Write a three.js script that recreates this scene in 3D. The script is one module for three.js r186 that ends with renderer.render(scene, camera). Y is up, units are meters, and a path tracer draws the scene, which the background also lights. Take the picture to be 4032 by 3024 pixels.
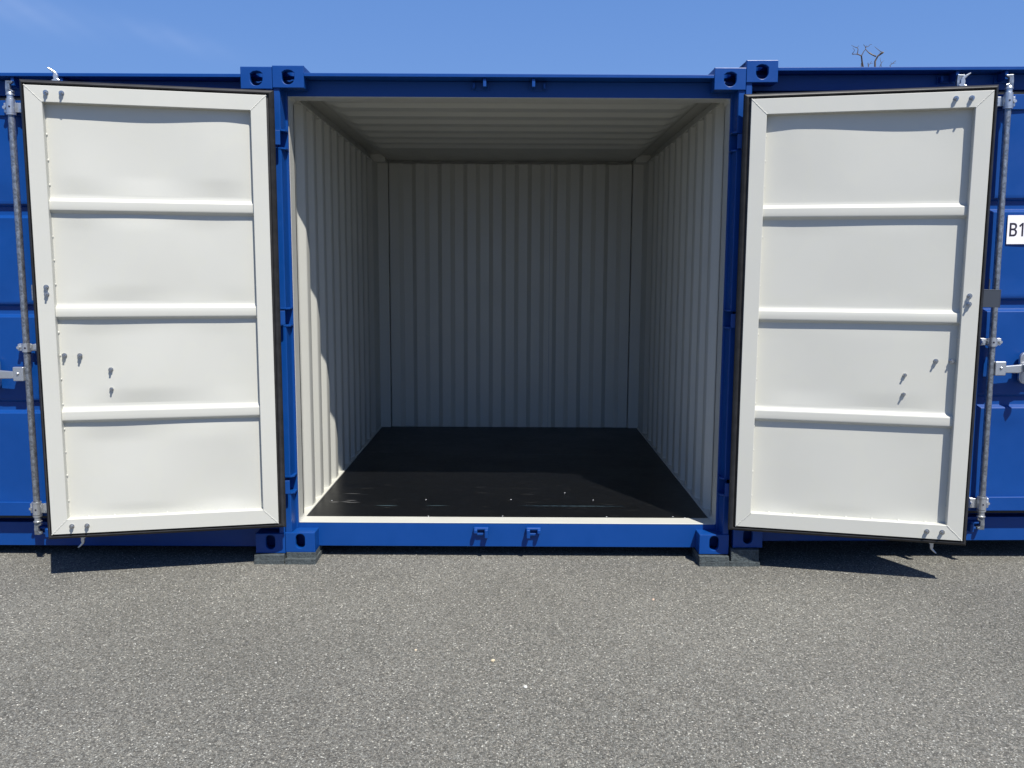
import * as THREE from 'three';
import { RoundedBoxGeometry } from 'three/addons/geometries/RoundedBoxGeometry.js';
import { mergeGeometries, toCreasedNormals } from 'three/addons/utils/BufferGeometryUtils.js';
import { FontLoader } from 'three/addons/loaders/FontLoader.js';
import { TextGeometry } from 'three/addons/geometries/TextGeometry.js';

// ------------------------------------------------------------------ camera, sky, sun, exposure
const scene = new THREE.Scene();
const camera = new THREE.PerspectiveCamera(47.27, 4 / 3, 0.05, 600);
camera.rotation.order = 'YXZ';
camera.rotation.set(-0.126684, 0.000173, 0.004849);
camera.position.set(0.0233, 1.5359, 4.6764);

const SUN_AZ = 28 * Math.PI / 180, SUN_EL = 58.2 * Math.PI / 180;
const sunDir = new THREE.Vector3(Math.sin(SUN_AZ) * Math.cos(SUN_EL), Math.sin(SUN_EL), Math.cos(SUN_AZ) * Math.cos(SUN_EL));
const SKY_GAIN = 0.62;
{
  const W = 1024, H = 512, d = new Float32Array(W * H * 4);
  const hz = [0.34, 0.56, 0.96], mid = [0.125, 0.335, 0.90], zen = [0.045, 0.13, 0.42];
  for (let j = 0; j < H; j++) {
    const el = ((j + 0.5) / H - 0.5) * Math.PI, s = Math.sin(el);
    for (let i = 0; i < W; i++) {
      const a = ((i + 0.5) / W - 0.5) * 2 * Math.PI;
      const dx = Math.cos(el) * Math.cos(a), dz = Math.cos(el) * Math.sin(a);
      let c = [0, 0, 0];
      const e = Math.max(0, s);
      const t1 = 1 - Math.exp(-e * 4.5), t2 = Math.pow(e, 0.8);
      for (let k = 0; k < 3; k++) c[k] = hz[k] * (1 - t1) + t1 * (mid[k] * (1 - t2) + zen[k] * t2);
      // bright air around the sun, behind the camera
      const cs = Math.max(0, dx * sunDir.x + s * sunDir.y + dz * sunDir.z);
      const g = 0.5 * Math.pow(cs, 12) + 0.12 * Math.pow(cs, 3);
      for (let k = 0; k < 3; k++) c[k] = c[k] * (1 + 0.25 * g) + g * [0.5, 0.52, 0.55][k];
      // thin high wisps
      let wisp = 0;
      for (const [wa, we, ra, re, k] of [[-2.07, 0.245, 0.06, 0.014, 0.10], [-1.93, 0.232, 0.05, 0.008, 0.07], [-2.5, 0.30, 0.2, 0.03, 0.06], [-1.2, 0.42, 0.15, 0.03, 0.05], [0.6, 0.35, 0.3, 0.04, 0.07], [2.4, 0.5, 0.3, 0.05, 0.06]]) { const da = a - wa, de = el - we + da * 0.18; wisp += k * Math.exp(-(da * da) / (ra * ra) - (de * de) / (re * re)) * (0.65 + 0.35 * Math.sin(da * 150 + de * 400)); }
      for (let k = 0; k < 3; k++) c[k] += wisp * [1, 0.9, 0.7][k];
      if (s < 0) { const f = Math.min(1, -s * 6); c = c.map((v, k) => v * (1 - f) + f * [0.16, 0.16, 0.155][k]); }
      const o = (j * W + i) * 4;
      d[o] = c[0] * SKY_GAIN; d[o + 1] = c[1] * SKY_GAIN; d[o + 2] = c[2] * SKY_GAIN; d[o + 3] = 1;
    }
  }
  const t = new THREE.DataTexture(d, W, H, THREE.RGBAFormat, THREE.FloatType);
  t.mapping = THREE.EquirectangularReflectionMapping; t.magFilter = t.minFilter = THREE.LinearFilter; t.wrapS = THREE.RepeatWrapping; t.needsUpdate = true;
  scene.background = t; scene.environment = t;
}
const sun = new THREE.DirectionalLight(new THREE.Color(1, 0.955, 0.88), 5.0);
sun.position.copy(sunDir).multiplyScalar(30); sun.target.position.set(0, 1, 0);
sun.castShadow = true; sun.shadow.mapSize.set(4096, 4096);
Object.assign(sun.shadow.camera, { left: -6, right: 6, top: 6, bottom: -6, near: 1, far: 70 });
scene.add(sun, sun.target);

const renderer = new THREE.WebGLRenderer({ antialias: true });
renderer.toneMapping = THREE.LinearToneMapping;
renderer.toneMappingExposure = 1.4;
renderer.shadowMap.enabled = true;

// ------------------------------------------------------------------ random numbers and tiling noise
function rng(seed) { let s = seed >>> 0; return () => { s = (s + 0x6D2B79F5) >>> 0; let t = Math.imul(s ^ (s >>> 15), 1 | s); t = (t + Math.imul(t ^ (t >>> 7), 61 | t)) ^ t; return ((t ^ (t >>> 14)) >>> 0) / 4294967296; }; }
function lattice(n, seed) { const r = rng(seed), a = new Float32Array(n * n); for (let i = 0; i < a.length; i++) a[i] = r(); return (x, y) => { const xi = Math.floor(x), yi = Math.floor(y); let fx = x - xi, fy = y - yi; fx = fx * fx * (3 - 2 * fx); fy = fy * fy * (3 - 2 * fy); const m = (v) => ((v % n) + n) % n, X = m(xi), X1 = m(xi + 1), Y = m(yi) * n, Y1 = m(yi + 1) * n; return (a[Y + X] * (1 - fx) + a[Y + X1] * fx) * (1 - fy) + (a[Y1 + X] * (1 - fx) + a[Y1 + X1] * fx) * fy; }; }
function tileNoise(size, cells, octaves, seed, gain = 0.55) {
  const out = new Float32Array(size * size); let amp = 1, sum = 0, n = cells;
  for (let o = 0; o < octaves; o++) { const f = lattice(n, seed + o * 17); for (let y = 0; y < size; y++) for (let x = 0; x < size; x++) out[y * size + x] += amp * f(x / size * n, y / size * n); sum += amp; amp *= gain; n *= 2; }
  for (let i = 0; i < out.length; i++) out[i] /= sum; return out;
}
const toS = (v) => { v = Math.min(1, Math.max(0, v)); return v <= 0.0031308 ? v * 12.92 : 1.055 * Math.pow(v, 1 / 2.4) - 0.055; };
function tex(size, fn, srgb, repeat, h = size) {
  const d = new Uint8Array(size * h * 4);
  for (let i = 0; i < size * h; i++) { const c = fn(i % size, (i / size) | 0, i); for (let k = 0; k < 3; k++) d[i * 4 + k] = Math.round(255 * (srgb ? toS(c[k]) : Math.min(1, Math.max(0, c[k])))); d[i * 4 + 3] = 255; }
  const t = new THREE.DataTexture(d, size, h); if (srgb) t.colorSpace = THREE.SRGBColorSpace;
  t.wrapS = t.wrapT = THREE.RepeatWrapping; t.magFilter = THREE.LinearFilter; t.minFilter = THREE.LinearMipmapLinearFilter; t.generateMipmaps = true; t.anisotropy = 8;
  if (repeat) t.repeat.set(repeat, repeat); t.needsUpdate = true; return t;
}
const lin = (r, g, b) => new THREE.Color().setRGB(r, g, b);

// ------------------------------------------------------------------ materials
const nA = tileNoise(256, 5, 5, 11), nB = tileNoise(256, 24, 3, 23), nC = tileNoise(256, 9, 4, 37);
const paintMap = tex(256, (x, y, i) => { const v = 0.94 + 0.10 * (nA[i] - 0.5) + 0.05 * (nB[i] - 0.5); return [v, v, v]; }, true, 0.9);
const whiteMap = tex(256, (x, y, i) => { const v = 0.96 + 0.05 * (nA[i] - 0.5); return [v, v, v * 0.998]; }, true, 0.35);
const paintRough = tex(256, (x, y, i) => { const v = 0.8 + 0.55 * (nA[i] - 0.5) + 0.25 * (nB[i] - 0.5); return [v, v, v]; }, false, 0.9);
const peel = tex(256, (x, y, i) => { const v = nB[i]; return [v, v, v]; }, false, 6);
const M = {};
M.blue = new THREE.MeshPhysicalMaterial({ color: lin(0.0022, 0.0515, 0.243), map: paintMap, roughness: 0.55, specularIntensity: 0.55, roughnessMap: paintRough, bumpMap: peel, bumpScale: 0.0001, clearcoat: 0.08, clearcoatRoughness: 0.25 });
M.white = new THREE.MeshPhysicalMaterial({ color: lin(0.532, 0.532, 0.482), map: whiteMap, roughness: 0.55, roughnessMap: paintRough, bumpMap: peel, bumpScale: 0.00003, clearcoat: 0.2, clearcoatRoughness: 0.22 });
const galvMap = tex(256, (x, y, i) => { const v = 0.55 + 0.5 * (nB[i] - 0.5) + 0.6 * (nC[i] - 0.5); return [v * 0.98, v, v * 1.03]; }, true, 6);
const galvRough = tex(256, (x, y, i) => { const v = 0.62 + 0.5 * (nC[i] - 0.5); return [v, v, v]; }, false, 9);
M.galv = new THREE.MeshStandardMaterial({ color: lin(0.62, 0.65, 0.68), map: galvMap, metalness: 0.85, roughness: 0.6, roughnessMap: galvRough });
M.nut = new THREE.MeshStandardMaterial({ color: lin(0.46, 0.47, 0.48), metalness: 0.95, roughness: 0.26 });
M.steel = new THREE.MeshStandardMaterial({ color: lin(0.055, 0.066, 0.085), metalness: 0.3, roughness: 0.5 });
M.zinc = new THREE.MeshStandardMaterial({ color: lin(0.56, 0.58, 0.6), metalness: 0.85, roughness: 0.36 });
const rubMap = tex(256, (x, y, i) => { const v = 0.5 + 1.3 * Math.pow(Math.max(0, nC[i] - 0.38), 1.2) + 0.5 * (nB[i] - 0.5); return [v, v * 0.97, v * 0.93]; }, true, 2.5);
M.rubber = new THREE.MeshStandardMaterial({ color: lin(0.0175, 0.0175, 0.019), map: rubMap, roughness: 0.5 });
const padMap = tex(256, (x, y, i) => { const v = 0.55 + 0.9 * (nB[i] - 0.4) + 0.5 * (nA[i] - 0.5); return [v, v, v]; }, true, 7);
const padBump = tex(256, (x, y, i) => [nB[i], nB[i], nB[i]], false, 7);
M.pad = new THREE.MeshStandardMaterial({ color: lin(0.085, 0.105, 0.11), map: padMap, bumpMap: padBump, bumpScale: 0.003, roughness: 0.9 });
M.signWhite = new THREE.MeshStandardMaterial({ color: lin(0.8, 0.79, 0.81), roughness: 0.35 });
M.ink = new THREE.MeshStandardMaterial({ color: lin(0.018, 0.014, 0.028), roughness: 0.45 });
M.bark = new THREE.MeshStandardMaterial({ color: lin(0.10, 0.082, 0.075), roughness: 0.95 });
M.lichen = new THREE.MeshStandardMaterial({ color: lin(0.22, 0.17, 0.10), roughness: 0.95 });

// ------------------------------------------------------------------ geometry helpers
function planarUV(g) {                                        // uv in metres by the main direction of each face
  const q = g.index ? g.toNonIndexed() : g, p = q.attributes.position, n = q.attributes.normal, uv = new Float32Array(p.count * 2);
  for (let i = 0; i < p.count; i += 3) {
    let nx = 0, ny = 0, nz = 0; for (let k = 0; k < 3; k++) { nx += Math.abs(n.getX(i + k)); ny += Math.abs(n.getY(i + k)); nz += Math.abs(n.getZ(i + k)); }
    for (let k = 0; k < 3; k++) { const j = i + k, x = p.getX(j), y = p.getY(j), z = p.getZ(j); let a, b; if (nx > ny && nx > nz) { a = z; b = y; } else if (ny > nz) { a = x; b = z; } else { a = x; b = y; } uv[j * 2] = a + 0.37; uv[j * 2 + 1] = b + 0.21; }
  }
  q.setAttribute('uv', new THREE.BufferAttribute(uv, 2));
  for (const k of Object.keys(q.attributes)) if (!['position', 'normal', 'uv'].includes(k)) q.deleteAttribute(k);
  return q;
}
function join(list) { const a = (Array.isArray(list) ? list : [list]).map(planarUV); return a.length > 1 ? mergeGeometries(a) : a[0]; }
function box(x0, x1, y0, y1, z0, z1, r = 0.0018) {
  const w = Math.abs(x1 - x0), h = Math.abs(y1 - y0), d = Math.abs(z1 - z0); r = Math.min(r, w / 2.2, h / 2.2, d / 2.2);
  const g = r > 0 ? new RoundedBoxGeometry(w, h, d, 2, r) : new THREE.BoxGeometry(w, h, d);
  g.translate((x0 + x1) / 2, (y0 + y1) / 2, (z0 + z1) / 2); return g;
}
function prism(pts, depth, bevel = 0, holes = [], curve = 8) {    // outline in x,y extruded towards +z
  const s = new THREE.Shape(pts.map((p) => new THREE.Vector2(p[0], p[1])));
  for (const h of holes) s.holes.push(new THREE.Path(h.map((p) => new THREE.Vector2(p[0], p[1]))));
  const g = new THREE.ExtrudeGeometry(s, { depth: depth - 2 * bevel, bevelEnabled: bevel > 0, bevelSize: bevel, bevelThickness: bevel, bevelOffset: -bevel, bevelSegments: 2, curveSegments: curve });
  g.translate(0, 0, bevel); return g;
}
function cyl(r0, r1, len, seg = 20) { return new THREE.CylinderGeometry(r0, r1, len, seg); }
function upright(r, x, y0, y1, z, seg = 20, r1 = r) { const g = cyl(r1, r, y1 - y0, seg); g.translate(x, (y0 + y1) / 2, z); return g; }
function grid(nu, nv, f) {                                     // sheet through f(i/nu, j/nv) -> [x, y, z]
  const p = [], ix = []; for (let j = 0; j <= nv; j++) for (let i = 0; i <= nu; i++) p.push(...f(i / nu, j / nv));
  for (let j = 0; j < nv; j++) for (let i = 0; i < nu; i++) { const a = j * (nu + 1) + i, b = a + 1, c = a + nu + 1, d = c + 1; ix.push(a, b, d, a, d, c); }
  const g = new THREE.BufferGeometry(); g.setAttribute('position', new THREE.Float32BufferAttribute(p, 3)); g.setIndex(ix); g.computeVertexNormals(); return g;
}
function strip(profile, u0, u1, map, crease = 0.5) {            // open profile swept straight; map(a, b, u) -> xyz
  const p = [], ix = []; profile.forEach(([a, b]) => { p.push(...map(a, b, u0), ...map(a, b, u1)); });
  for (let i = 0; i < profile.length - 1; i++) { const a = i * 2; ix.push(a, a + 1, a + 3, a, a + 3, a + 2); }
  const g = new THREE.BufferGeometry(); g.setAttribute('position', new THREE.Float32BufferAttribute(p, 3)); g.setIndex(ix); g.computeVertexNormals();
  return toCreasedNormals(g, crease);
}
function rectSweep(profile, u0, u1, v0, v1, crease = 0.5, sc = [1, 1, 1, 1]) {     // closed profile (m outward, w) mitred round a rectangle in u, v
  const n = profile.length, p = [], ix = [];
  const cor = [[u0, v0, -1, -1], [u1, v0, 1, -1], [u1, v1, 1, 1], [u0, v1, -1, 1]];
  for (const [u, v, su, sv] of cor) for (const [m, w] of profile) p.push(u + su * m * (su < 0 ? sc[0] : sc[1]), v + sv * m * (sv < 0 ? sc[2] : sc[3]), w);
  for (let c = 0; c < 4; c++) { const d = (c + 1) % 4; for (let i = 0; i < n; i++) { const j = (i + 1) % n; const a = c * n + i, b = c * n + j, e = d * n + i, f = d * n + j; ix.push(a, e, f, a, f, b); } }
  const g = new THREE.BufferGeometry(); g.setAttribute('position', new THREE.Float32BufferAttribute(p, 3)); g.setIndex(ix); g.computeVertexNormals();
  return toCreasedNormals(g, crease);
}
function mirrorX(g) { const q = g.index ? g.toNonIndexed() : g; q.scale(-1, 1, 1); for (const k of ['position', 'normal', 'uv']) { const a = q.attributes[k]; if (!a) continue; const n = a.itemSize, A = a.array; for (let i = 0; i < a.count; i += 3) for (let c = 0; c < n; c++) { const t = A[(i + 1) * n + c]; A[(i + 1) * n + c] = A[(i + 2) * n + c]; A[(i + 2) * n + c] = t; } } return q; }
function put(name, list, mat, parent) { const m = new THREE.Mesh(join(list), mat); m.name = name; parent.add(m); return m; }
const used = {};
function numbered(n) { used[n] = (used[n] ?? -1) + 1; return used[n] ? n + '_' + String(used[n]).padStart(3, '0') : n; }
function thing(o, name, label, category, group) { o.name = numbered(name); o.userData.label = label; o.userData.category = category; if (group) o.userData.group = group; scene.add(o); return o; }

// ------------------------------------------------------------------ ground
const GY = -0.057;
{
  const S = 2048, span = 2.7, n = 430, r = rng(5);
  const cx = new Float32Array(n * n), cy = new Float32Array(n * n), cc = new Float32Array(n * n), cw = new Float32Array(n * n);
  for (let i = 0; i < n * n; i++) { cx[i] = r(); cy[i] = r(); const q = r(); cc[i] = q < 0.04 ? 0.34 + 0.22 * r() : q < 0.40 ? 0.185 + 0.10 * r() : q < 0.82 ? 0.125 + 0.06 * r() : 0.065 + 0.04 * r(); cw[i] = r(); }
  const big = tileNoise(512, 6, 4, 91), col = new Uint8Array(S * S * 4), bmp = new Uint8Array(S * S * 4);
  for (let y = 0; y < S; y++) for (let x = 0; x < S; x++) {
    const gx = x / S * n, gy = y / S * n, ix = Math.floor(gx), iy = Math.floor(gy); let d1 = 9, d2 = 9, id = 0;
    for (let j = -1; j <= 1; j++) for (let i = -1; i <= 1; i++) { const X = (ix + i + n) % n, Y = (iy + j + n) % n, k = Y * n + X; const dx = ix + i + cx[k] - gx, dy = iy + j + cy[k] - gy, d = dx * dx + dy * dy; if (d < d1) { d2 = d1; d1 = d; id = k; } else if (d < d2) d2 = d; }
    const e = Math.sqrt(d2) - Math.sqrt(d1), edge = Math.min(1, e / 0.28);
    const bn = big[(y >> 2) * 512 + (x >> 2)];
    let v = (0.065 + (cc[id] - 0.065) * edge) * (0.93 + 0.14 * bn);
    const warm = (cw[id] - 0.35) * 0.06, o = (y * S + x) * 4;
    col[o] = 255 * toS(v * (1.0 + warm)); col[o + 1] = 255 * toS(v * 0.995); col[o + 2] = 255 * toS(v * (0.895 - warm)); col[o + 3] = 255;
    const hgt = edge * (0.35 + 0.65 * cw[id]); bmp[o] = bmp[o + 1] = bmp[o + 2] = 255 * hgt; bmp[o + 3] = 255;
  }
  const mk = (d, srgb) => { const t = new THREE.DataTexture(d, S, S); if (srgb) t.colorSpace = THREE.SRGBColorSpace; t.wrapS = t.wrapT = THREE.RepeatWrapping; t.magFilter = THREE.LinearFilter; t.minFilter = THREE.LinearMipmapLinearFilter; t.generateMipmaps = true; t.anisotropy = 16; t.repeat.set(1 / span, 1 / span); t.needsUpdate = true; return t; };
  M.asphalt = new THREE.MeshStandardMaterial({ map: mk(col, true), bumpMap: mk(bmp, false), bumpScale: 0.003, roughness: 0.9, vertexColors: true });
  // one sheet, fine in front of the containers, wide cells towards the horizon
  const ax = [], az = [];
  for (const v of [-250, -120, -60, -30, -15, -8, -5]) ax.push(v); for (let v = -4; v <= 4.001; v += 0.1) ax.push(v); for (const v of [5, 8, 15, 30, 60, 120, 250]) ax.push(v);
  for (const v of [-250, -120, -60, -30, -15, -8, -4, -2]) az.push(v); for (let v = -1; v <= 5.001; v += 0.1) az.push(v); for (const v of [7, 10, 18, 30, 60, 120, 250]) az.push(v);
  const L1 = lattice(64, 7), L2 = lattice(64, 8), p = [], c = [], uv = [], ix = [];
  for (const z of az) for (const x of ax) {
    p.push(x, GY + (Math.abs(x) < 4.5 && z > 0.3 && z < 5 ? 0.004 * (L1(x * 1.7 + 30, z * 1.7 + 30) - 0.5) : 0), z);
    const t = 0.985 + 0.20 * (L1(x * 0.9 + 20, z * 0.9 + 20) - 0.5) + 0.12 * (L2(x * 3.1 + 30, z * 3.1 + 30) - 0.5);
    c.push(t * 1.01, t, t * 0.975); uv.push(x, -z);
  }
  const w = ax.length; for (let j = 0; j < az.length - 1; j++) for (let i = 0; i < w - 1; i++) { const a = j * w + i; ix.push(a, a + w, a + w + 1, a, a + w + 1, a + 1); }
  const g = new THREE.BufferGeometry(); g.setAttribute('position', new THREE.Float32BufferAttribute(p, 3)); g.setAttribute('color', new THREE.Float32BufferAttribute(c, 3)); g.setAttribute('uv', new THREE.Float32BufferAttribute(uv, 2)); g.setIndex(ix); g.computeVertexNormals();
  const m = new THREE.Mesh(g, M.asphalt); m.userData.kind = 'structure'; thing(m, 'ground', 'grey asphalt yard with pale stone chips in front of the containers', 'ground');
  // stone chips standing proud of the asphalt
  const chip = new THREE.IcosahedronGeometry(1, 0); chip.scale(1, 0.55, 0.8);
  const N = 110000, im = new THREE.InstancedMesh(chip, new THREE.MeshStandardMaterial({ color: 0xffffff, roughness: 0.85, flatShading: true }), N), R = rng(77), D = new THREE.Object3D(), C = new THREE.Color();
  for (let i = 0; i < N; i++) {
    const z = -0.45 + 3.2 * R(), x = (R() - 0.5) * 6.4, s = 0.0017 + 0.0022 * R() * R() + (R() < 0.015 ? 0.002 : 0), q = R();
    D.position.set(x, GY + s * 0.25, z); D.rotation.set((R() - 0.5) * 0.7, R() * 6.28, (R() - 0.5) * 0.7); D.scale.setScalar(s); D.updateMatrix(); im.setMatrixAt(i, D.matrix);
    const v = q < 0.05 ? 0.34 + 0.25 * R() : q < 0.6 ? 0.15 + 0.10 * R() : 0.085 + 0.06 * R(), t = (R() - 0.35) * 0.07; C.setRGB(v * (1 + t), v * 0.995, v * (0.91 - t)); im.setColorAt(i, C);
  }
  im.userData.kind = 'stuff'; thing(im, 'stone_chips', 'small pale and dark stone chips bedded in the asphalt', 'gravel');
}

// ------------------------------------------------------------------ containers
const CW = 1.219, CH = 2.584, HINGES = [2.217, 1.2925, 0.3775], HH = 0.0425;
const stadium = (cx, cy, hw, hh, n = 10) => { const a = []; const k = hh - hw; for (let i = 0; i <= n; i++) { const t = Math.PI * i / n; a.push([cx + hw * Math.cos(t), cy + k + hw * Math.sin(t)]); } for (let i = 0; i <= n; i++) { const t = Math.PI + Math.PI * i / n; a.push([cx + hw * Math.cos(t), cy - k + hw * Math.sin(t)]); } return a; };
function castingGeo(top) {                                      // right-hand corner, x from 0 (inner) to 0.162 (outer), y from 0
  const w = 0.162, h = 0.111, d = 0.178, t = 0.026, L = [];
  const hole = top ? (() => { const a = []; const cx = 0.081, cy = 0.055; for (let i = 0; i <= 14; i++) { const q = Math.PI + Math.PI * i / 14; a.push([cx + 0.032 * Math.cos(q), cy - 0.006 + 0.032 * Math.sin(q)]); } a.push([cx + 0.032, cy + 0.022], [cx + 0.020, cy + 0.031], [cx + 0.004, cy + 0.035], [cx - 0.018, cy + 0.031], [cx - 0.032, cy + 0.020]); return a; })() : stadium(0.081, 0.063, 0.0255, 0.041);
  const f = prism([[0, 0], [w, 0], [w, h], [0, h]], t, 0.003, [hole], 10); f.translate(0, 0, -t); L.push(f);
  L.push(box(0, t * 0.5, 0.001, h - 0.001, -d, -t + 0.001), box(w - t * 0.6, w - 0.0005, 0.001, h - 0.001, -d, -t + 0.001), box(0.001, w - 0.001, 0.0005, t * 0.6, -d, -t + 0.001), box(0, w, 0, h, -d - 0.004, -d));
  if (top) { const s = prism([[0.0005, t - 0.001], [w - 0.0005, t - 0.001], [w - 0.0005, d], [0.0005, d]], 0.02, 0.001, [stadium(0.081, 0.112, 0.024, 0.046)], 10); s.rotateX(-Math.PI / 2); s.translate(0, h - 0.0205, 0); L.push(s); }
  else L.push(box(0.0005, w - 0.0005, h - 0.018, h - 0.0005, -d, -t + 0.001));
  return join(L);
}
function postGeo() {                                            // right-hand post: proud outer bar cut at the hinges, plate behind
  const L = [], bar = [[CW - 0.001, -0.0845], [CW - 0.001, -0.012], [CW - 0.004, -0.009], [CW - 0.030, -0.009], [CW - 0.034, -0.013], [CW - 0.041, -0.0845]];
  const cuts = [2.474]; for (const h of HINGES) cuts.push(h + HH, h - HH); cuts.push(0.111);
  for (let i = 0; i < cuts.length; i += 2) { const g = prism(bar.map(([x, z]) => [x, -z]).reverse(), cuts[i] - cuts[i + 1], 0.001); g.rotateX(-Math.PI / 2); g.translate(0, cuts[i + 1], 0); g.computeVertexNormals(); L.push(g); }
  L.push(box(1.1665, CW - 0.001, 0.1, 2.48, -0.15, -0.086, 0.003));
  return join(L);
}
function lugGeo(y, up) { const g = prism([[CW - 0.0015, 0.085], [CW - 0.0015, 0.0075], [CW - 0.036, 0.0075], [CW - 0.055, 0.026], [CW - 0.054, 0.085]], 0.009, 0.001); g.rotateX(-Math.PI / 2); g.translate(0, y, 0); return g; }
function topKeeper(s) {                                         // at x about s * 0.126 .. 0.187 on the header face
  const b = (x0, x1, ...r) => box(Math.min(s * x0, s * x1), Math.max(s * x0, s * x1), ...r);
  return [b(0.104, 0.196, 2.482, 2.522, -0.1, -0.091), b(0.118, 0.135, 2.486, 2.528, -0.092, -0.014, 0.003), b(0.178, 0.19, 2.486, 2.514, -0.092, -0.058, 0.003)];
}
function sillKeeper(s) {
  const b = (x0, x1, ...r) => box(Math.min(s * x0, s * x1), Math.max(s * x0, s * x1), ...r);
  return [b(0.104, 0.188, 0.106, 0.123, -0.1, -0.074, 0.007), b(0.106, 0.127, 0.066, 0.119, -0.1, -0.046, 0.007), b(0.166, 0.187, 0.092, 0.119, -0.1, -0.050, 0.007), b(0.122, 0.170, 0.076, 0.090, -0.1, -0.080, 0.003)];
}
const DW = 1.119, V0 = 0.196, V1 = 2.415, RIBS = [[1.826, 1.872], [1.301, 1.347], [0.778, 0.826]], FR = 0.077, WP = -0.043, WF = -0.019, UR = 1.0, WR = -0.095;
const ribProfile = ([a, b]) => { const P = []; for (let i = 0; i <= 12; i++) { const t = i / 12; P.push([b + 0.036 - 0.034 * t, WP + (WF - WP - 0.002) * (0.12 * t * t + 0.88 * Math.pow(t, 5))]); } P.push([b - 0.0005, WF - 0.0004], [b - 0.003, WF], [b - 0.006, WF], [b - 0.02, WF + 0.0002], [a + 0.008, WF], [a + 0.004, WF - 0.0006], [a + 0.0005, WF - 0.004], [a - 0.010, WP + 0.002], [a - 0.013, WP]); return P; };
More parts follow.
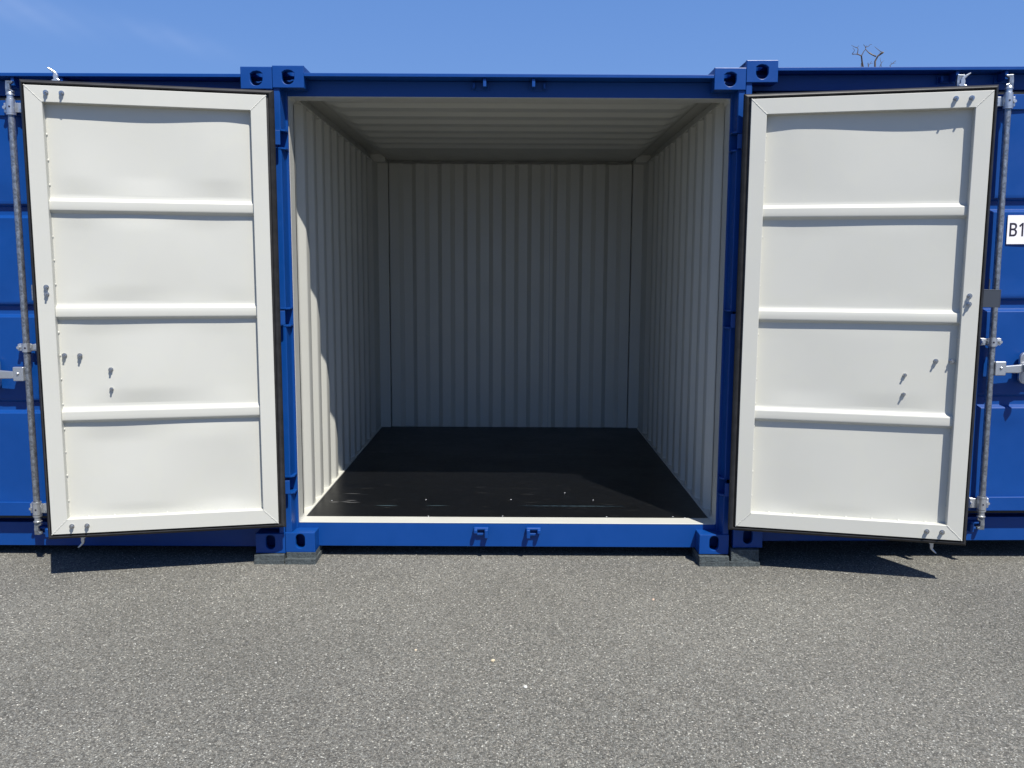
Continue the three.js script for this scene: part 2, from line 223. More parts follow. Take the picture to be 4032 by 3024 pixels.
function makeDoor(host, sx, opt) {
  const fix = (L) => { let g = join(L); return sx < 0 ? mirrorX(g) : g; };
  const add = (name, L, mat, parent) => { const m = new THREE.Mesh(fix(L), mat); m.name = name; parent.add(m); return m; };
  const open = !!opt.open, seed = opt.seed || 1, R = rng(seed);
  const door = add('door', [rectSweep([[0, -0.001], [-0.0015, 0], [-FR + 0.002, 0], [-FR, -0.002], [-FR, -0.0495], [0, -0.0495]], 0, DW, V0, V1)], open ? M.white : M.blue, host);
  add('back_frame', [rectSweep([[0, -0.0495], [-FR, -0.0495], [-FR, -0.053], [-FR + 0.002, -0.055], [-0.002, -0.055], [0, -0.053]], 0, DW, V0, V1)], M.blue, door);
  add('gasket', [rectSweep(!open ? [[0, 0], [0.02, 0], [0.025, -0.012], [0.02, -0.022], [0, -0.022]] : [[0, -0.016], [0.006, -0.017], [0.009, -0.004], [0.013, -0.002], [0.023, -0.009], [0.0255, -0.016], [0.021, -0.026], [0.020, -0.046], [0.024, -0.056], [0.018, -0.060], [0, -0.052]], 0, DW, V0, V1, 0.7, open ? [1.55, 0.85, 1.05, 1.08] : [1, 0.4, 1, 1])], M.rubber, door);
  // pressed steel panels between the ribs, gently buckled
  const edges = [V1 - FR + 0.004, ...RIBS.flatMap(([a, b]) => [b + 0.036, a - 0.013]), V0 + FR - 0.004], u0 = FR - 0.004, u1 = DW - FR + 0.004;
  const W = [0, 1, 2, 3, 4, 5, 6].map(() => [0.5 + R() * 5, 0.5 + R() * 3.5, R() * 6.28, R() * 6.28]);
  for (let k = 0; k < 4; k++) {
    const top = edges[k * 2], bot = edges[k * 2 + 1];
    const warp = (u, v) => { const a = (u - u0) / (u1 - u0), b = (v - bot) / (top - bot); let win = Math.min(1, 8 * a * (1 - a)) * (k === 0 ? Math.min(1, 5 * b) : k === 3 ? Math.min(1, 5 * (1 - b)) * Math.min(1, 8 * b) : Math.min(1, 7 * b * (1 - b))); let s = 0; for (let i = 0; i < 7; i++) { const q = W[(i + k) % 7]; s += Math.sin(q[0] * 1.9 * u + q[2] + k * 2.1) * Math.cos(q[1] * 2.2 * v + q[3] + k) / (1 + i * 0.3); } return 0.0050 * s * win; };
    const f = (off) => (a, b) => { const u = u0 + (u1 - u0) * a, v = bot + (top - bot) * b; return [u, v, WP + off + warp(u, v)]; };
    add('panel', [grid(44, 26, f(0))], open ? M.white : M.blue, door);
    if (open) add('outer_skin', [grid(20, 12, f(-0.004))], M.blue, door);
  }
  RIBS.forEach((r) => { add('rib', [strip(ribProfile(r), u0, u1, (a, b, u) => [u, a, b], 0.7)], open ? M.white : M.blue, door); if (open) add('rib_skin', [strip(ribProfile(r), u0, u1, (a, b, u) => [u, a, b - 0.004], 0.7)], M.blue, door); });
  if (open) {
    // weld beads on the mitres and tacks along the frame
    const bead = [];
    for (const [ua, va, ub, vb] of [[0, V0, FR, V0 + FR], [DW, V0, DW - FR, V0 + FR], [0, V1, FR, V1 - FR], [DW, V1, DW - FR, V1 - FR]]) for (let i = 0; i < 26; i++) { const t = (i + 0.5) / 26, g = new THREE.SphereGeometry(0.0024 + 0.0012 * R(), 6, 4); g.scale(1, 1, 0.5); g.translate(ua + (ub - ua) * t + (R() - 0.5) * 0.002, va + (vb - va) * t + (R() - 0.5) * 0.002, 0.0002); bead.push(g); }
    for (let v = 0.36; v < 2.3; v += 0.115 + 0.02 * R()) for (const u of [FR + 0.001, DW - FR - 0.001]) { const g = new THREE.SphereGeometry(0.0035 + 0.0015 * R(), 6, 5); g.scale(1, 1.6, 1); g.translate(u, v, WP + 0.002); bead.push(g); }
    for (let u = 0.17; u < 1; u += 0.12 + 0.02 * R()) { const g = new THREE.SphereGeometry(0.0045, 6, 5); g.scale(1.6, 1, 1); g.translate(u, V0 + FR + 0.001, WP + 0.003); bead.push(g); }
    add('weld_bead', bead, M.white, door).userData.kind = 'stuff';
    const nutAt = (u, v, w) => { const n = cyl(0.0098, 0.0102, 0.013, 6), s = cyl(0.0165 / 2 - 0.0035, 0.0050, 0.027, 10), f = cyl(0.0125, 0.0125, 0.0025, 16); for (const g of [n, s, f]) g.rotateX(Math.PI / 2); n.rotateZ(R()); n.translate(u, v, w + 0.009); s.translate(u, v, w + 0.0135); f.translate(u, v, w + 0.0013); const m = add('nut', [n, s, f], M.nut, door); return m; };
    for (const [u, v] of [[0.952, 2.382], [1.022, 2.382], [1.073, opt.midNuts[0]], [1.073, opt.midNuts[1]], [0.950, 0.235], [1.022, 0.236]]) nutAt(u, v, 0);
    for (const [u, v] of [[0.949, 1.107], [1.021, 1.109], [0.806, 1.033], [0.806, 0.935]]) nutAt(u, v, WP);
  }
  // lock rod with collars, brackets, cams and handle on the outside of the door
  add('lock_rod', [upright(0.0172, UR, 0.2, 2.43, WR, 24)], M.galv, door);
  const collar = (pts) => { const g = new THREE.LatheGeometry(pts.map(([r, y]) => new THREE.Vector2(r, y)), 24); g.translate(UR, 0, WR); return toCreasedNormals(g, 0.5); };
  for (const q of [collar([[0.001, 2.450], [0.016, 2.448], [0.021, 2.438], [0.0215, 2.434], [0.0175, 2.433], [0.0175, 2.416], [0.022, 2.414], [0.0225, 2.402], [0.019, 2.4]]), collar([[0.019, 2.345], [0.0245, 2.344], [0.0245, 2.334], [0.019, 2.333]]), collar([[0.019, 0.288], [0.0245, 0.287], [0.0245, 0.278], [0.019, 0.277]]), collar([[0.019, 0.214], [0.0235, 0.213], [0.0235, 0.205], [0.0175, 0.204], [0.0175, 0.182], [0.0225, 0.179], [0.021, 0.172], [0.001, 0.168]])]) add('collar', [q], M.zinc, door);
  const bracket = (v0, v1, ua, ub) => { const L = [upright(0.0235, UR, v0, v1, WR, 20), box(ua, ub, v0 + 0.004, v1 - 0.004, WR + 0.012, WR + 0.022, 0.003), box(ua, ua + 0.022, v0 + 0.002, v1 - 0.002, -0.056, WR + 0.022, 0.003), box(ub - 0.022, ub, v0 + 0.002, v1 - 0.002, -0.056, WR + 0.022, 0.003)]; for (const u of [ua + 0.008, ub - 0.008]) { const g = cyl(0.009, 0.009, 0.012, 6); g.rotateX(Math.PI / 2); g.translate(u, (v0 + v1) / 2, WR + 0.005); L.push(g); } const h = cyl(0.0045, 0.0045, 0.004, 10); return L; };
  for (const [a, b, c, d] of [[2.345, 2.402, 0.955, 1.058], [1.108, 1.152, 0.945, 1.052], [0.216, 0.277, 0.955, 1.058]]) {
    const br = add('rod_bracket', bracket(a, b, c, d), M.zinc, door);
    if (!open) { const h = cyl(0.0048, 0.0048, 0.003, 10); h.rotateX(Math.PI / 2); h.translate(UR + 0.004, (a + b) / 2, WR - 0.0232); add('pin_hole', [h], M.ink, door); }
  }
  const I = [[-0.013, -0.031], [0.013, -0.031], [0.026, -0.026], [0.024, -0.018], [0.010, -0.013], [0.009, 0.013], [0.024, 0.021], [0.026, 0.029], [-0.011, 0.031], [-0.014, 0.0]];
  const hook = [[0.012, -0.034], [-0.014, -0.034], [-0.020, -0.026], [-0.010, -0.020], [-0.012, -0.006], [-0.009, 0.008], [-0.020, 0.022], [-0.034, 0.036], [-0.031, 0.041], [-0.012, 0.030], [0.004, 0.016], [0.010, 0.002], [0.010, -0.016], [0.019, -0.024]];
  if (open) {
    let c = prism(hook, 0.022, 0.004); c.scale(1.05, 0.9, 1); c = mirrorX(c); c.translate(UR - 0.002, 2.482, WR - 0.011); add('cam', [c], M.zinc, door);
    let e = prism(hook.map(([x, y]) => [-x, -y]), 0.02, 0.004); e.scale(0.8, 0.85, 1); e.translate(UR - 0.002, 0.128, WR - 0.01); add('cam', [e], M.zinc, door);
  } else {
    const c = prism(I, 0.02, 0.003); c.translate(UR - 0.004, 2.474, WR - 0.012); add('cam', [c], M.galv, door);
    const e = prism(I.map(([x, y]) => [x, y * 1.05]), 0.02, 0.003); e.translate(UR - 0.004, 0.136, WR - 0.012); add('cam', [e], M.galv, door);
  }
  // handle: clevis on the rod, arm, hub plate and hanging catch
  add('handle_clevis', [box(UR - 0.072, UR - 0.014, 0.952, 1.028, WR - 0.022, WR + 0.004, 0.005), (() => { const g = new THREE.SphereGeometry(0.0085, 12, 8); g.translate(UR - 0.045, 0.992, WR - 0.022); return g; })()], M.zinc, door);
  const arm = prism([[UR - 0.07, 1.004], [UR - 0.12, 1.008], [UR - 0.20, 1.014], [UR - 0.5, 0.99], [UR - 0.52, 0.975], [UR - 0.5, 0.962], [UR - 0.2, 0.978], [UR - 0.14, 0.965], [UR - 0.07, 0.966]].reverse(), 0.014, 0.004); arm.translate(0, 0, WR - 0.02);
  add('handle_arm', [arm], M.zinc, door);
  const hub = prism(stadium(0.806, 0.988, 0.03, 0.085), 0.02, 0.004); hub.translate(0, 0, -0.082);
  const knob = cyl(0.02, 0.024, 0.05, 20); knob.rotateX(Math.PI / 2); knob.translate(0.806, 1.0, -0.105);
  const catchPlate = prism([[0.788, 1.075], [0.824, 1.075], [0.834, 1.05], [0.834, 0.99], [0.822, 0.955], [0.832, 0.90], [0.815, 0.865], [0.795, 0.895], [0.795, 0.955], [0.78, 0.99], [0.78, 1.05]].reverse(), 0.016, 0.004); catchPlate.translate(0, 0, -0.142);
  add('handle_catch', [hub, knob, catchPlate], M.zinc, door);
  // hinges
  for (const h of HINGES) add('hinge', [box(-0.062, 0.01, h - HH + 0.006, h + HH - 0.006, -0.062, -0.052, 0.002), upright(0.013, -0.006, h - HH + 0.005, h + HH - 0.005, -0.066, 16)], M.blue, door);
  if (opt.lockBox) {
    const [a, b, c, d] = opt.lockBox, L = [box(1.06, b, c, d, -0.066, -0.061, 0.001), box(b - 0.004, b, c, d, -0.13, -0.0605, 0.001), box(1.12, b, d - 0.004, d, -0.13, -0.0605, 0.001)];
    if (opt.pins) L.push(upright(0.0035, 1.178, d - 0.01, d + 0.052, -0.07, 10), upright(0.0035, 1.212, d - 0.01, d + 0.058, -0.09, 10));
    add('lock_box', L, opt.pins ? M.steel : M.galv, door);
  }
  return door;
}
function makeContainer(label, opt) {
  const g = new THREE.Group(); thing(g, 'shipping_container', label, 'shipping container', 'blue containers standing side by side');
  const tg = castingGeo(true), bg = castingGeo(false), pg = postGeo();
  for (const s of [-1, 1]) {
    const place = (geo, x, y) => { let q = geo.clone(); q.translate(x, y, 0); if (s < 0) q = mirrorX(q); return q; };
    put('corner_casting', [place(tg, CW - 0.162, CH - 0.111)], M.blue, g); put('corner_casting', [place(bg, CW - 0.162, 0)], M.blue, g);
    put('corner_post', [place(pg, 0, 0)], M.blue, g);
    for (const h of HINGES) { for (const q of [lugGeo(h + HH - 0.001), lugGeo(h - HH - 0.008)]) put('hinge_lug', [s < 0 ? mirrorX(q) : q], M.blue, g); }
    put('cam_keeper', topKeeper(s), M.blue, g); put('cam_keeper', sillKeeper(s), M.blue, g);
  }
  put('header_beam', [box(-1.18, 1.18, 2.4495, 2.53, -0.16, -0.1, 0.003)], M.blue, g);
  put('roof_lip', [box(-1.0575, 1.0575, 2.531, 2.549, -0.2, -0.004, 0.003)], M.blue, g);
  put('sill', [box(-1.18, 1.18, 0.006, 0.1415, -0.17, -0.1, 0.003)], M.blue, g);
  if (opt.open) {
    // white lining round the opening with rounded corners
    const r = 0.02, hw = 1.1645, y0 = 0.1435, y1 = 2.4475, hole = []; for (const [cx, cy, a] of [[hw - r, y1 - r, 0], [-hw + r, y1 - r, 1], [-hw + r, y0 + r, 2], [hw - r, y0 + r, 3]]) for (let i = 0; i <= 5; i++) { const t = (a + i / 5) * Math.PI / 2; hole.push([cx + r * Math.cos(t), cy + r * Math.sin(t)]); }
    const ring = prism([[-1.2, 0.1], [1.2, 0.1], [1.2, 2.525], [-1.2, 2.525]], 0.11, 0, [hole]); ring.translate(0, 0, -0.2125);
    put('door_surround', [ring], M.white, g);
    put('sill_plate', [box(-1.1635, 1.1635, 0.1395, 0.1445, -0.2135, -0.0985, 0.002)], M.white, g);
    // corrugated side walls
    const X = 1.1645, Dp = 0.036, prof = [[0, -0.2], [0, -0.225], [Dp, -0.262], [Dp, -0.385], [0, -0.435]];
    for (let i = 0; i < 10; i++) { const z = -0.435 - 0.235 * i; prof.push([0, z - 0.08]); if (i < 9) prof.push([Dp, z - 0.128], [Dp, z - 0.187], [0, z - 0.235]); }
    prof.push([Dp, -2.68], [Dp, -2.83], [0, -2.88], [0, -3.19]);
    const soft = []; for (let i = 0; i < prof.length; i++) { if (i === 0 || i === prof.length - 1) { soft.push(prof[i]); continue; } const [a, b, c] = [prof[i - 1], prof[i], prof[i + 1]], d1 = Math.hypot(b[0] - a[0], b[1] - a[1]), d2 = Math.hypot(c[0] - b[0], c[1] - b[1]), e = 0.007; const P = [b[0] + (a[0] - b[0]) * e / d1, b[1] + (a[1] - b[1]) * e / d1], Q = [b[0] + (c[0] - b[0]) * e / d2, b[1] + (c[1] - b[1]) * e / d2]; soft.push(P, [(P[0] + 2 * b[0] + Q[0]) / 4, (P[1] + 2 * b[1] + Q[1]) / 4], Q); }
    for (const s of [-1, 1]) {
      put('side_wall', [strip(soft, 0.144, 2.472, (d, z, y) => [s * (X + d), y, z], 0.35)], M.white, g);
      put('bottom_rail', [box(Math.min(s * (X - 0.012), s * 1.21), Math.max(s * (X - 0.012), s * 1.21), 0.05, 0.1465, -3.2, -0.2145, 0.002)], M.white, g);
      put('top_rail', [box(Math.min(s * (X + 0.0375), s * 1.217), Math.max(s * (X + 0.0375), s * 1.217), 2.44, 2.54, -3.335, -0.2, 0.002), box(Math.min(s * (X - 0.001), s * (X + 0.04)), Math.max(s * (X - 0.001), s * (X + 0.04)), 2.4655, 2.473, -3.2, -0.2135, 0.0015)], M.white, g);
      // rain-hole clusters under the front corner
      const d = []; for (const [y, z] of [[2.393, -0.305], [2.380, -0.322], [2.362, -0.312], [2.345, -0.306], [2.335, -0.324]]) { const q = new THREE.SphereGeometry(0.0035, 8, 6); q.scale(0.3, 1.6, 1); q.translate(s * (X + 0.0335), y, z); d.push(q); }
      put('vent_hole', d, M.ink, g).userData.kind = 'stuff';
      put('corner_block', [box(Math.min(s * 1.075, s * 1.205), Math.max(s * 1.075, s * 1.205), 2.4745, 2.5375, -3.29, -3.03, 0.004)], M.white, g);
      put('rear_post', [box(Math.min(s * 1.074, s * 1.21), Math.max(s * 1.074, s * 1.21), 0.1, 2.5, -3.3, -3.172, 0.004)], M.white, g);
    }
    // roof sheet with pressed ribs
    const roofY = (x, z) => { const per = 0.278, ph = (((-z - 0.655) / per) % 1 + 1) % 1, q = Math.abs(ph - 0.5) * per, a = Math.max(0, Math.min(1, (q - 0.056) / 0.042)); const side = 1.055 - Math.abs(x), rr = 0.5 * per - q, ends = Math.max(0, Math.min(1, side / 0.06 - 0.35 * Math.pow(1 - Math.min(1, rr / 0.01 < 0 ? 0 : (0.139 - q) < 0 ? 0 : (q > 0.05 ? 1 : 0)), 2))); const inz = z > -2.42 && z < -0.3 ? 1 : 0; const e = Math.max(0, Math.min(1, (Math.abs(x) - 1.07) / 0.05)); return 2.506 - 0.021 * a * ends * inz + 0.03 * e; };
    put('roof', [toCreasedNormals(grid(120, 430, (a, b) => { const x = -1.2 + 2.4 * a, z = -0.2 - 3.06 * b; return [x, roofY(x, z), z]; }), 0.12)], M.white, g);
    put('roof_skin', [box(-1.21, 1.21, 2.5385, 2.5475, -3.3, -0.16)], M.blue, g);
    // corrugated back wall, seamed
    const back = []; for (let k = 0; k < 18; k++) { const x = -0.965 + 0.1135 * k, d0 = k % 2 ? 0.03 : 0, d1 = k % 2 ? 0 : 0.03; if (!k) back.push([-1.0715, 0.012], [-1.066, 0]); back.push([x - 0.019, d0], [x + 0.019, d1]); } back.push([1.066, 0], [1.0715, 0.012]);
    const left = back.filter(([x]) => x < 0.345), right = back.filter(([x]) => x > 0.355), dSeam = 0;
    const sheet = (P) => strip(P, 0.12, 2.479, (x, d, y) => [x, y, -3.205 - d], 0.2);
    const dAt = (x) => { for (let i = 0; i < back.length - 1; i++) if (x >= back[i][0] && x <= back[i + 1][0]) { const t = (x - back[i][0]) / (back[i + 1][0] - back[i][0]); return back[i][1] + t * (back[i + 1][1] - back[i][1]); } return 0; };
    put('back_wall', [sheet([...left, [0.349, dAt(0.349)]])], M.white, g);
    put('back_wall', [sheet([[0.3505, dAt(0.35) - 0.0015], ...right.map(([x, d]) => [x, d])])], M.white, g);
    put('rear_beam', [box(-1.214, 1.214, 2.4795, 2.538, -3.3, -3.285, 0.004)], M.white, g);
    put('rear_skin', [box(-1.21, 1.21, 0.02, 2.55, -3.33, -3.302)], M.blue, g);
    // black plywood floor
    const FW = 1024, fx = tileNoise(FW, 6, 5, 301), ff = tileNoise(FW, 90, 2, 303);
    const mark = []; const seg = (x0, z0, x1, z1, w, a, c = [1, 1, 1]) => mark.push([x0, z0, x1, z1, w, a, c]);
    seg(-1.09, -0.545, -1.03, -0.548, 0.004, 0.10); seg(-1.02, -0.56, -0.94, -0.535, 0.008, 0.05); seg(-1.0, -0.585, -0.93, -0.59, 0.005, 0.06); seg(-1.04, -0.755, -0.93, -0.75, 0.007, 0.03); seg(-0.98, -0.54, -0.9, -0.545, 0.005, 0.05);
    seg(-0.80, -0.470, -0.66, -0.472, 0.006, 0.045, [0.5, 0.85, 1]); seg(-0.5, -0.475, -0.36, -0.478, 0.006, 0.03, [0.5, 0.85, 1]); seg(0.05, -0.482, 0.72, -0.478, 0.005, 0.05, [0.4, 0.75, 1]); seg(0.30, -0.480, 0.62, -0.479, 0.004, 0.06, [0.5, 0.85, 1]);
    const rr = rng(99); for (let i = 0; i < 46; i++) { const x = (rr() - 0.5) * 2.1, z = -0.25 - rr() * 0.75, a = (rr() - 0.5) * 0.7, l = 0.02 + rr() * 0.09; seg(x, z, x + l * Math.cos(a), z + l * Math.sin(a), 0.002 + 0.002 * rr(), 0.006 + 0.018 * rr() * rr()); }
    const acc = new Float32Array(FW * FW * 3);
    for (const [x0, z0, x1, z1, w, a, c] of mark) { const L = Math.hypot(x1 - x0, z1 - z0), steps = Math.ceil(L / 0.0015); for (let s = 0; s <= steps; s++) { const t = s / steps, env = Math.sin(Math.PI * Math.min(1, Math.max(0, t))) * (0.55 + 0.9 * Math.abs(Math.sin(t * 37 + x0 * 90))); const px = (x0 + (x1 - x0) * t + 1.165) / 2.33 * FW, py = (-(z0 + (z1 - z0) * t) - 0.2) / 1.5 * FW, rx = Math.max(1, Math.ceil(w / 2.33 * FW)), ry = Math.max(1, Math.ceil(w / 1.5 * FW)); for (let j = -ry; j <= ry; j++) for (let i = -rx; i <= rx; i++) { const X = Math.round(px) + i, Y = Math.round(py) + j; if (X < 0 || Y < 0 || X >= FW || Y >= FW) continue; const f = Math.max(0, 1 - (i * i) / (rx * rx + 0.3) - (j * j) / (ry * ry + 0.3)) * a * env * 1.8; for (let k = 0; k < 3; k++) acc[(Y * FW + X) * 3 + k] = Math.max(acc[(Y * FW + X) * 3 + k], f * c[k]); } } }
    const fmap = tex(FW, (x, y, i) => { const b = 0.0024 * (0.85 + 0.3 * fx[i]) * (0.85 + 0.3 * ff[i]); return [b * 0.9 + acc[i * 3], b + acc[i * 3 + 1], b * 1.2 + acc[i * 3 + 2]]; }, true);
    const frough = tex(FW, (x, y, i) => { const v = 0.37 + 0.10 * (fx[i] - 0.5) + 0.06 * (ff[i] - 0.5); return [v, v, v]; }, false);
    M.floor = new THREE.MeshPhysicalMaterial({ map: fmap, roughness: 1.1, roughnessMap: frough, specularIntensity: 0.65 });
    const fg = new THREE.BoxGeometry(2.326, 0.028, 2.98); fg.translate(0, 0.125, -1.703); const fp = fg.attributes.position, fu = fg.attributes.uv; for (let i = 0; i < fp.count; i++) fu.setXY(i, (fp.getX(i) + 1.165) / 2.33, (-fp.getZ(i) - 0.2) / 1.5);
    const fm = new THREE.Mesh(fg, M.floor); fm.name = 'floor'; g.add(fm);
    for (const [x, z] of [[-0.506, -0.618], [0.019, -0.628], [0.363, -0.8], [0.528, -0.623], [-0.456, -0.245], [-0.028, -0.25], [-1.081, -0.581], [0.571, -0.25], [0.955, -0.256], [1.02, -0.235]]) { const s = new THREE.SphereGeometry(0.0055, 10, 6); s.scale(1, 0.45, 0.9); s.translate(x, 0.139, z); put('screw', [s], M.zinc, g); }
    put('rear_sill', [box(-1.2, 1.2, 0.02, 0.11, -3.3, -3.2)], M.blue, g); for (let i = 0; i < 7; i++) put('crossmember', [box(-1.2, 1.2, 0.03, 0.11, -0.5 - i * 0.35, -0.45 - i * 0.35)], M.blue, g);
    const dl = makeDoor(g, -1, { open: true, seed: 3, midNuts: [1.452, 1.417], lockBox: [1.06, 1.160, 1.385, 1.462] }); dl.position.set(-1.2246, 0, 0.1085); dl.rotation.y = 0.2057; dl.userData.label = 'left white door swung open';
    const dr = makeDoor(g, 1, { open: true, seed: 8, midNuts: [1.437, 1.397], lockBox: [1.06, 1.231, 1.380, 1.468], pins: true }); dr.position.set(1.2255, -0.006, 0.1004); dr.rotation.y = -0.2216; dr.userData.label = 'right white door swung open';
  } else {
    put('roof', [box(-1.2, 1.2, 2.5, 2.545, -3.3, -0.16)], M.blue, g);
    put('door_surround', [box(-1.2, 1.2, 2.38, 2.5, -0.2, -0.165), box(-1.2, 1.2, 0.09, 0.2, -0.2, -0.168), box(-1.2, -1.12, 0.1, 2.48, -0.2, -0.152), box(1.12, 1.2, 0.1, 2.48, -0.2, -0.152)], M.blue, g);
    for (const s of [-1, 1]) put('side_wall', [box(Math.min(s * 1.18, s * 1.212), Math.max(s * 1.18, s * 1.212), 0.02, 2.54, -3.3, -0.15)], M.blue, g);
    put('back_wall', [box(-1.2, 1.2, 0.02, 2.54, -3.33, -3.3)], M.blue, g);
    put('floor', [box(-1.19, 1.19, 0.09, 0.13, -3.3, -0.17)], M.ink, g);
    for (const s of [-1, 1]) { const d = makeDoor(g, s, { seed: 20 + s }); d.position.set(s * 1.128, 0, -0.085); d.rotation.y = Math.PI; }
  }
  return g;
}
const left = makeContainer('closed blue container on the left, mostly hidden behind the open left door', {}); left.position.set(-2.44, -0.006, 0);
makeContainer('open blue container in the middle with white interior and both doors swung open', { open: true });
const right = makeContainer('closed blue container on the right standing slightly higher, carrying the number plate', {}); right.position.set(2.461, 0.048, 0); right.rotation.z = 0.0085;

// ------------------------------------------------------------------ number plate on the right-hand container
{
  const font = await new FontLoader().loadAsync('fonts/droid/droid_sans_regular.typeface.json');
  const b = box(0, 0.235, 0, 0.151, 0, 0.0025, 0.001), m = new THREE.Mesh(join(b), M.signWhite);
  thing(m, 'number_plate', 'white number plate reading B1 on the blue door at the right edge', 'sign');
  m.position.set(2.640, 1.696, -0.0385); m.rotation.z = 0.0085;
  const t = new TextGeometry('B1', { font, size: 0.0685, depth: 0.0004, curveSegments: 8, bevelEnabled: true, bevelSize: 0.0015, bevelThickness: 0.0003, bevelSegments: 1 }); t.computeBoundingBox(); t.translate(-t.boundingBox.min.x, 0, 0); t.scale(0.86, 1, 1);
  const l = new THREE.Mesh(join(t), M.ink); l.name = 'lettering'; l.position.set(0.012, 0.042, 0.0024); m.add(l);
}

// ------------------------------------------------------------------ rubber pads under the corner castings
{
  const R = rng(41);
  const pad = (x0, x1, y0, y1, zf, label) => {
    const w = x1 - x0, h = y1 - y0, d = 0.2, g = new THREE.BoxGeometry(w, h, d, 26, 4, 26), p = g.attributes.position, N = lattice(64, 51);
    for (let i = 0; i < p.count; i++) { const X = p.getX(i), Y = p.getY(i), Z = p.getZ(i), n = N(X * 90 + 7 + x0 * 5, Z * 90 + Y * 190 + 9) - 0.5; if (Math.abs(Z) > d / 2 - 1e-4) p.setZ(i, Z + n * 0.004); if (Math.abs(X) > w / 2 - 1e-4) p.setX(i, X + n * 0.003); }
    g.computeVertexNormals(); const m = new THREE.Mesh(join(g), M.pad); m.position.set((x0 + x1) / 2, (y0 + y1) / 2, zf - d / 2); m.rotation.y = (R() - 0.5) * 0.03;
    thing(m, 'rubber_pad', label, 'rubber pad', 'rubber pads stacked under the container corners');
  };
  pad(-1.386, -1.2225, GY - 0.006, -0.0375, 0.036, 'lower rubber pad under the left container, leftmost of the pads');
  pad(-1.384, -1.2235, -0.0368, -0.0085, 0.030, 'upper rubber pad under the corner of the left container');
  pad(-1.2145, -1.049, GY - 0.006, -0.0285, 0.036, 'lower rubber pad under the left corner of the open container');
  pad(-1.213, -1.056, -0.0278, -0.0005, 0.008, 'recessed upper rubber pad under the left corner of the open container');
  pad(1.052, 1.2165, GY - 0.006, -0.0345, 0.036, 'lower rubber pad under the right corner of the open container');
  pad(1.054, 1.2155, -0.0338, -0.0045, 0.032, 'upper rubber pad under the right corner of the open container');
  pad(1.2185, 1.383, GY - 0.006, -0.033, 0.034, 'lower rubber pad under the right container, rightmost of the pads');
  pad(1.2285, 1.380, -0.0323, 0.034, 0.022, 'thick upper rubber pad shaded by the right door');
}

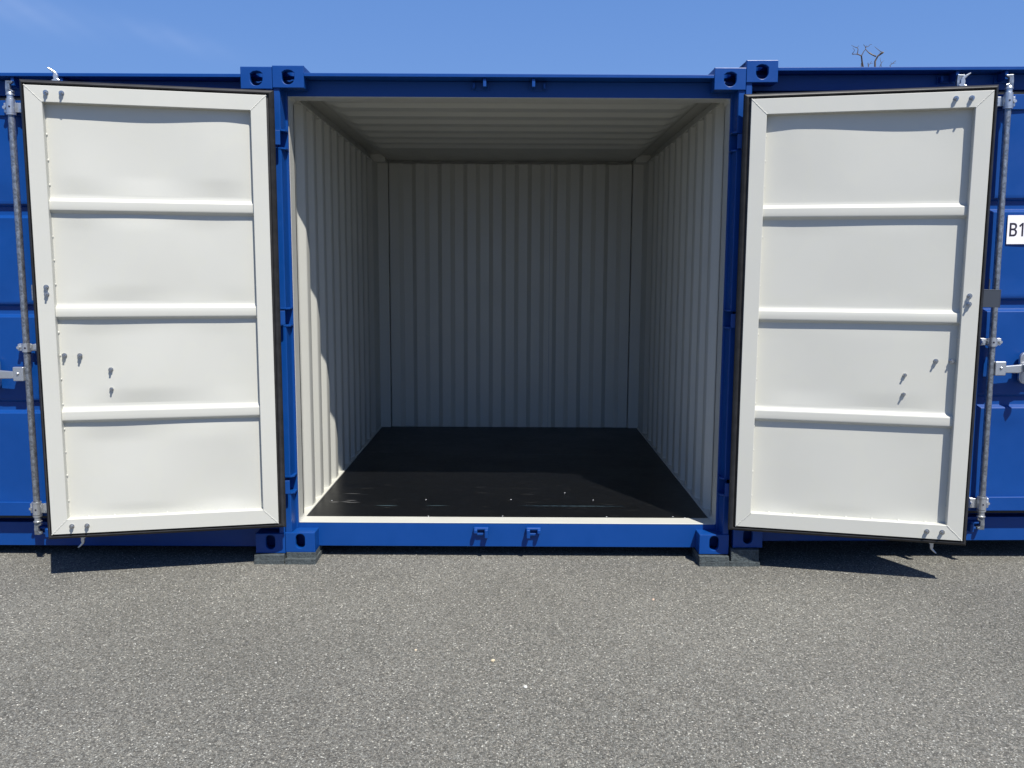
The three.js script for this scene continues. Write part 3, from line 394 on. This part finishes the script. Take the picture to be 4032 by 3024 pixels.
// ------------------------------------------------------------------ bare tree behind the containers
{
  const tree = new THREE.Group(); tree.position.set(5.35, GY - 0.04, -9);
  const R = rng(13);
  const limb = (P, r0, r1) => { r0 *= 0.72; r1 *= 0.72; const c = new THREE.CatmullRomCurve3(P.map((p) => new THREE.Vector3(...p)), false, 'catmullrom', 0.3), n = Math.max(6, P.length * 4), rs = 6, g = new THREE.TubeGeometry(c, n, 1, rs), p = g.attributes.position, v = new THREE.Vector3(); for (let i = 0; i <= n; i++) { const o = c.getPointAt(i / n), r = r0 + (r1 - r0) * i / n; for (let j = 0; j <= rs; j++) { const k = i * (rs + 1) + j; v.fromBufferAttribute(p, k).sub(o).multiplyScalar(r).add(o); p.setXYZ(k, v.x, v.y, v.z); } } return g; };
  put('trunk', [limb([[0, -0.05, 0], [0.05, 1.2, 0.05], [-0.04, 2.4, 0]], 0.16, 0.11)], M.bark, tree);
  const T = (a) => a.map(([x, y, z]) => [x - 5.42, y - GY, z ?? 0]);
  const br = [
    [[[5.38, 2.3], [5.46, 3.4], [5.40, 4.2], [5.345, 4.64], [5.29, 4.76, 0.05], [5.268, 4.795, 0.1]], 0.055, 0.014],
    [[[5.38, 2.3], [5.35, 3.5, 0.2], [5.42, 4.3, 0.3], [5.395, 4.64, 0.3], [5.405, 4.72, 0.3], [5.46, 4.77, 0.3], [5.485, 4.785, 0.35]], 0.055, 0.016],
    [[[5.38, 2.3], [5.6, 3.6, -0.2], [5.55, 4.3, -0.2], [5.508, 4.645, -0.2], [5.49, 4.72, -0.2], [5.488, 4.765, -0.2]], 0.04, 0.008],
    [[[5.40, 2.3], [5.75, 3.7, 0.1], [5.65, 4.4], [5.575, 4.645], [5.585, 4.68], [5.61, 4.72]], 0.035, 0.007],
    [[[5.40, 2.3], [5.9, 3.6, 0.2], [5.72, 4.4, 0.2], [5.66, 4.635, 0.2], [5.70, 4.665, 0.2], [5.742, 4.705, 0.2]], 0.035, 0.006],
    [[[5.38, 2.3], [5.2, 3.6, -0.2], [5.3, 4.3, -0.1], [5.355, 4.64, -0.1], [5.350, 4.74, -0.1]], 0.03, 0.009]];
  for (const [P, a, b] of br) put('limb', [limb(T(P), a, b)], M.bark, tree);
  const tw = [
    [[[5.268, 4.795, 0.1], [5.215, 4.815, 0.1], [5.11, 4.812, 0.15]], 0.011, 0.005], [[[5.11, 4.812, 0.15], [5.125, 4.85, 0.2], [5.095, 4.885, 0.2]], 0.006, 0.003],
    [[[5.268, 4.795, 0.1], [5.225, 4.835, 0.05], [5.165, 4.837, 0]], 0.010, 0.004], [[[5.225, 4.835, 0.05], [5.232, 4.905, 0.05], [5.235, 4.935, 0]], 0.009, 0.006],
    [[[5.235, 4.935, 0], [5.19, 4.95, 0], [5.165, 4.985, -0.05]], 0.007, 0.003], [[[5.235, 4.935, 0], [5.262, 4.968, 0]], 0.006, 0.003],
    [[[5.268, 4.795, 0.1], [5.30, 4.86, 0.1], [5.325, 4.89, 0.1], [5.318, 4.925, 0.1], [5.27, 4.945, 0.15]], 0.010, 0.004], [[[5.318, 4.92, 0.1], [5.36, 4.93, 0.1], [5.395, 4.962, 0.1], [5.415, 4.955, 0.1]], 0.008, 0.003], [[[5.32, 4.92, 0.1], [5.34, 4.945, 0.1]], 0.006, 0.003],
    [[[5.325, 4.89, 0.1], [5.345, 4.81, 0.2], [5.40, 4.74, 0.3]], 0.008, 0.012],
    [[[5.485, 4.785, 0.35], [5.44, 4.805, 0.35], [5.375, 4.88, 0.3]], 0.008, 0.003], [[[5.485, 4.785, 0.35], [5.51, 4.80, 0.3]], 0.009, 0.004], [[[5.47, 4.775, 0.35], [5.425, 4.78, 0.35]], 0.006, 0.003],
    [[[5.49, 4.72, -0.2], [5.525, 4.755, -0.2], [5.565, 4.76, -0.2]], 0.006, 0.003], [[[5.52, 4.75, -0.2], [5.54, 4.79, -0.2]], 0.005, 0.003],
    [[[5.61, 4.72], [5.59, 4.765], [5.592, 4.795]], 0.005, 0.002], [[[5.61, 4.72], [5.65, 4.755]], 0.005, 0.002], [[[5.62, 4.645], [5.608, 4.70]], 0.006, 0.003],
    [[[5.70, 4.665, 0.2], [5.745, 4.672, 0.2]], 0.005, 0.002], [[[5.68, 4.65, 0.2], [5.67, 4.69, 0.2]], 0.005, 0.002]];
  for (const [P, a, b] of tw) put('twig', [limb(T(P), a, b)], M.bark, tree);
  for (const q of [limb(T([[5.345, 4.815, 0.2], [5.37, 4.78, 0.24], [5.40, 4.745, 0.3]]), 0.012, 0.014), limb(T([[5.455, 4.775, 0.34], [5.485, 4.787, 0.36], [5.505, 4.797, 0.32]]), 0.013, 0.009)]) put('lichen', [q], M.lichen, tree);
  thing(tree, 'bare_tree', 'leafless tree whose twigs rise above the roof of the right container', 'tree');
}

// ------------------------------------------------------------------ loose pebbles on the asphalt
{
  const R = rng(61);
  for (const [x, z, s, c, label] of [[-0.05, 1.23, 0.0095, [0.62, 0.53, 0.36], 'cream pebble lying on the asphalt in the middle of the yard'], [-0.38, 1.13, 0.007, [0.55, 0.46, 0.33], 'small tan pebble left of the cream pebble on the asphalt'], [0.08, 1.46, 0.0085, [0.58, 0.58, 0.54], 'pale grey pebble nearest the camera on the asphalt'], [0.72, 0.54, 0.0085, [0.50, 0.36, 0.27], 'pinkish pebble on the asphalt in front of the open container']]) {
    const g = new THREE.IcosahedronGeometry(1, 2), p = g.attributes.position, N = lattice(16, 5); for (let i = 0; i < p.count; i++) { const k = 0.8 + 0.4 * N(p.getX(i) * 1.5 + 5, p.getY(i) * 1.5 + p.getZ(i) * 1.1 + 6); p.setXYZ(i, p.getX(i) * k, p.getY(i) * k * 0.6, p.getZ(i) * k * 0.8); } g.computeVertexNormals();
    const m = new THREE.Mesh(join(g), new THREE.MeshStandardMaterial({ color: lin(...c), roughness: 0.85 })); m.scale.setScalar(s); m.position.set(x, GY + s * 0.45, z); m.rotation.y = R() * 6;
    thing(m, 'pebble', label, 'pebble');
  }
}

scene.traverse((o) => { if (o.isMesh) { o.castShadow = true; o.receiveShadow = true; } });
renderer.render(scene, camera);
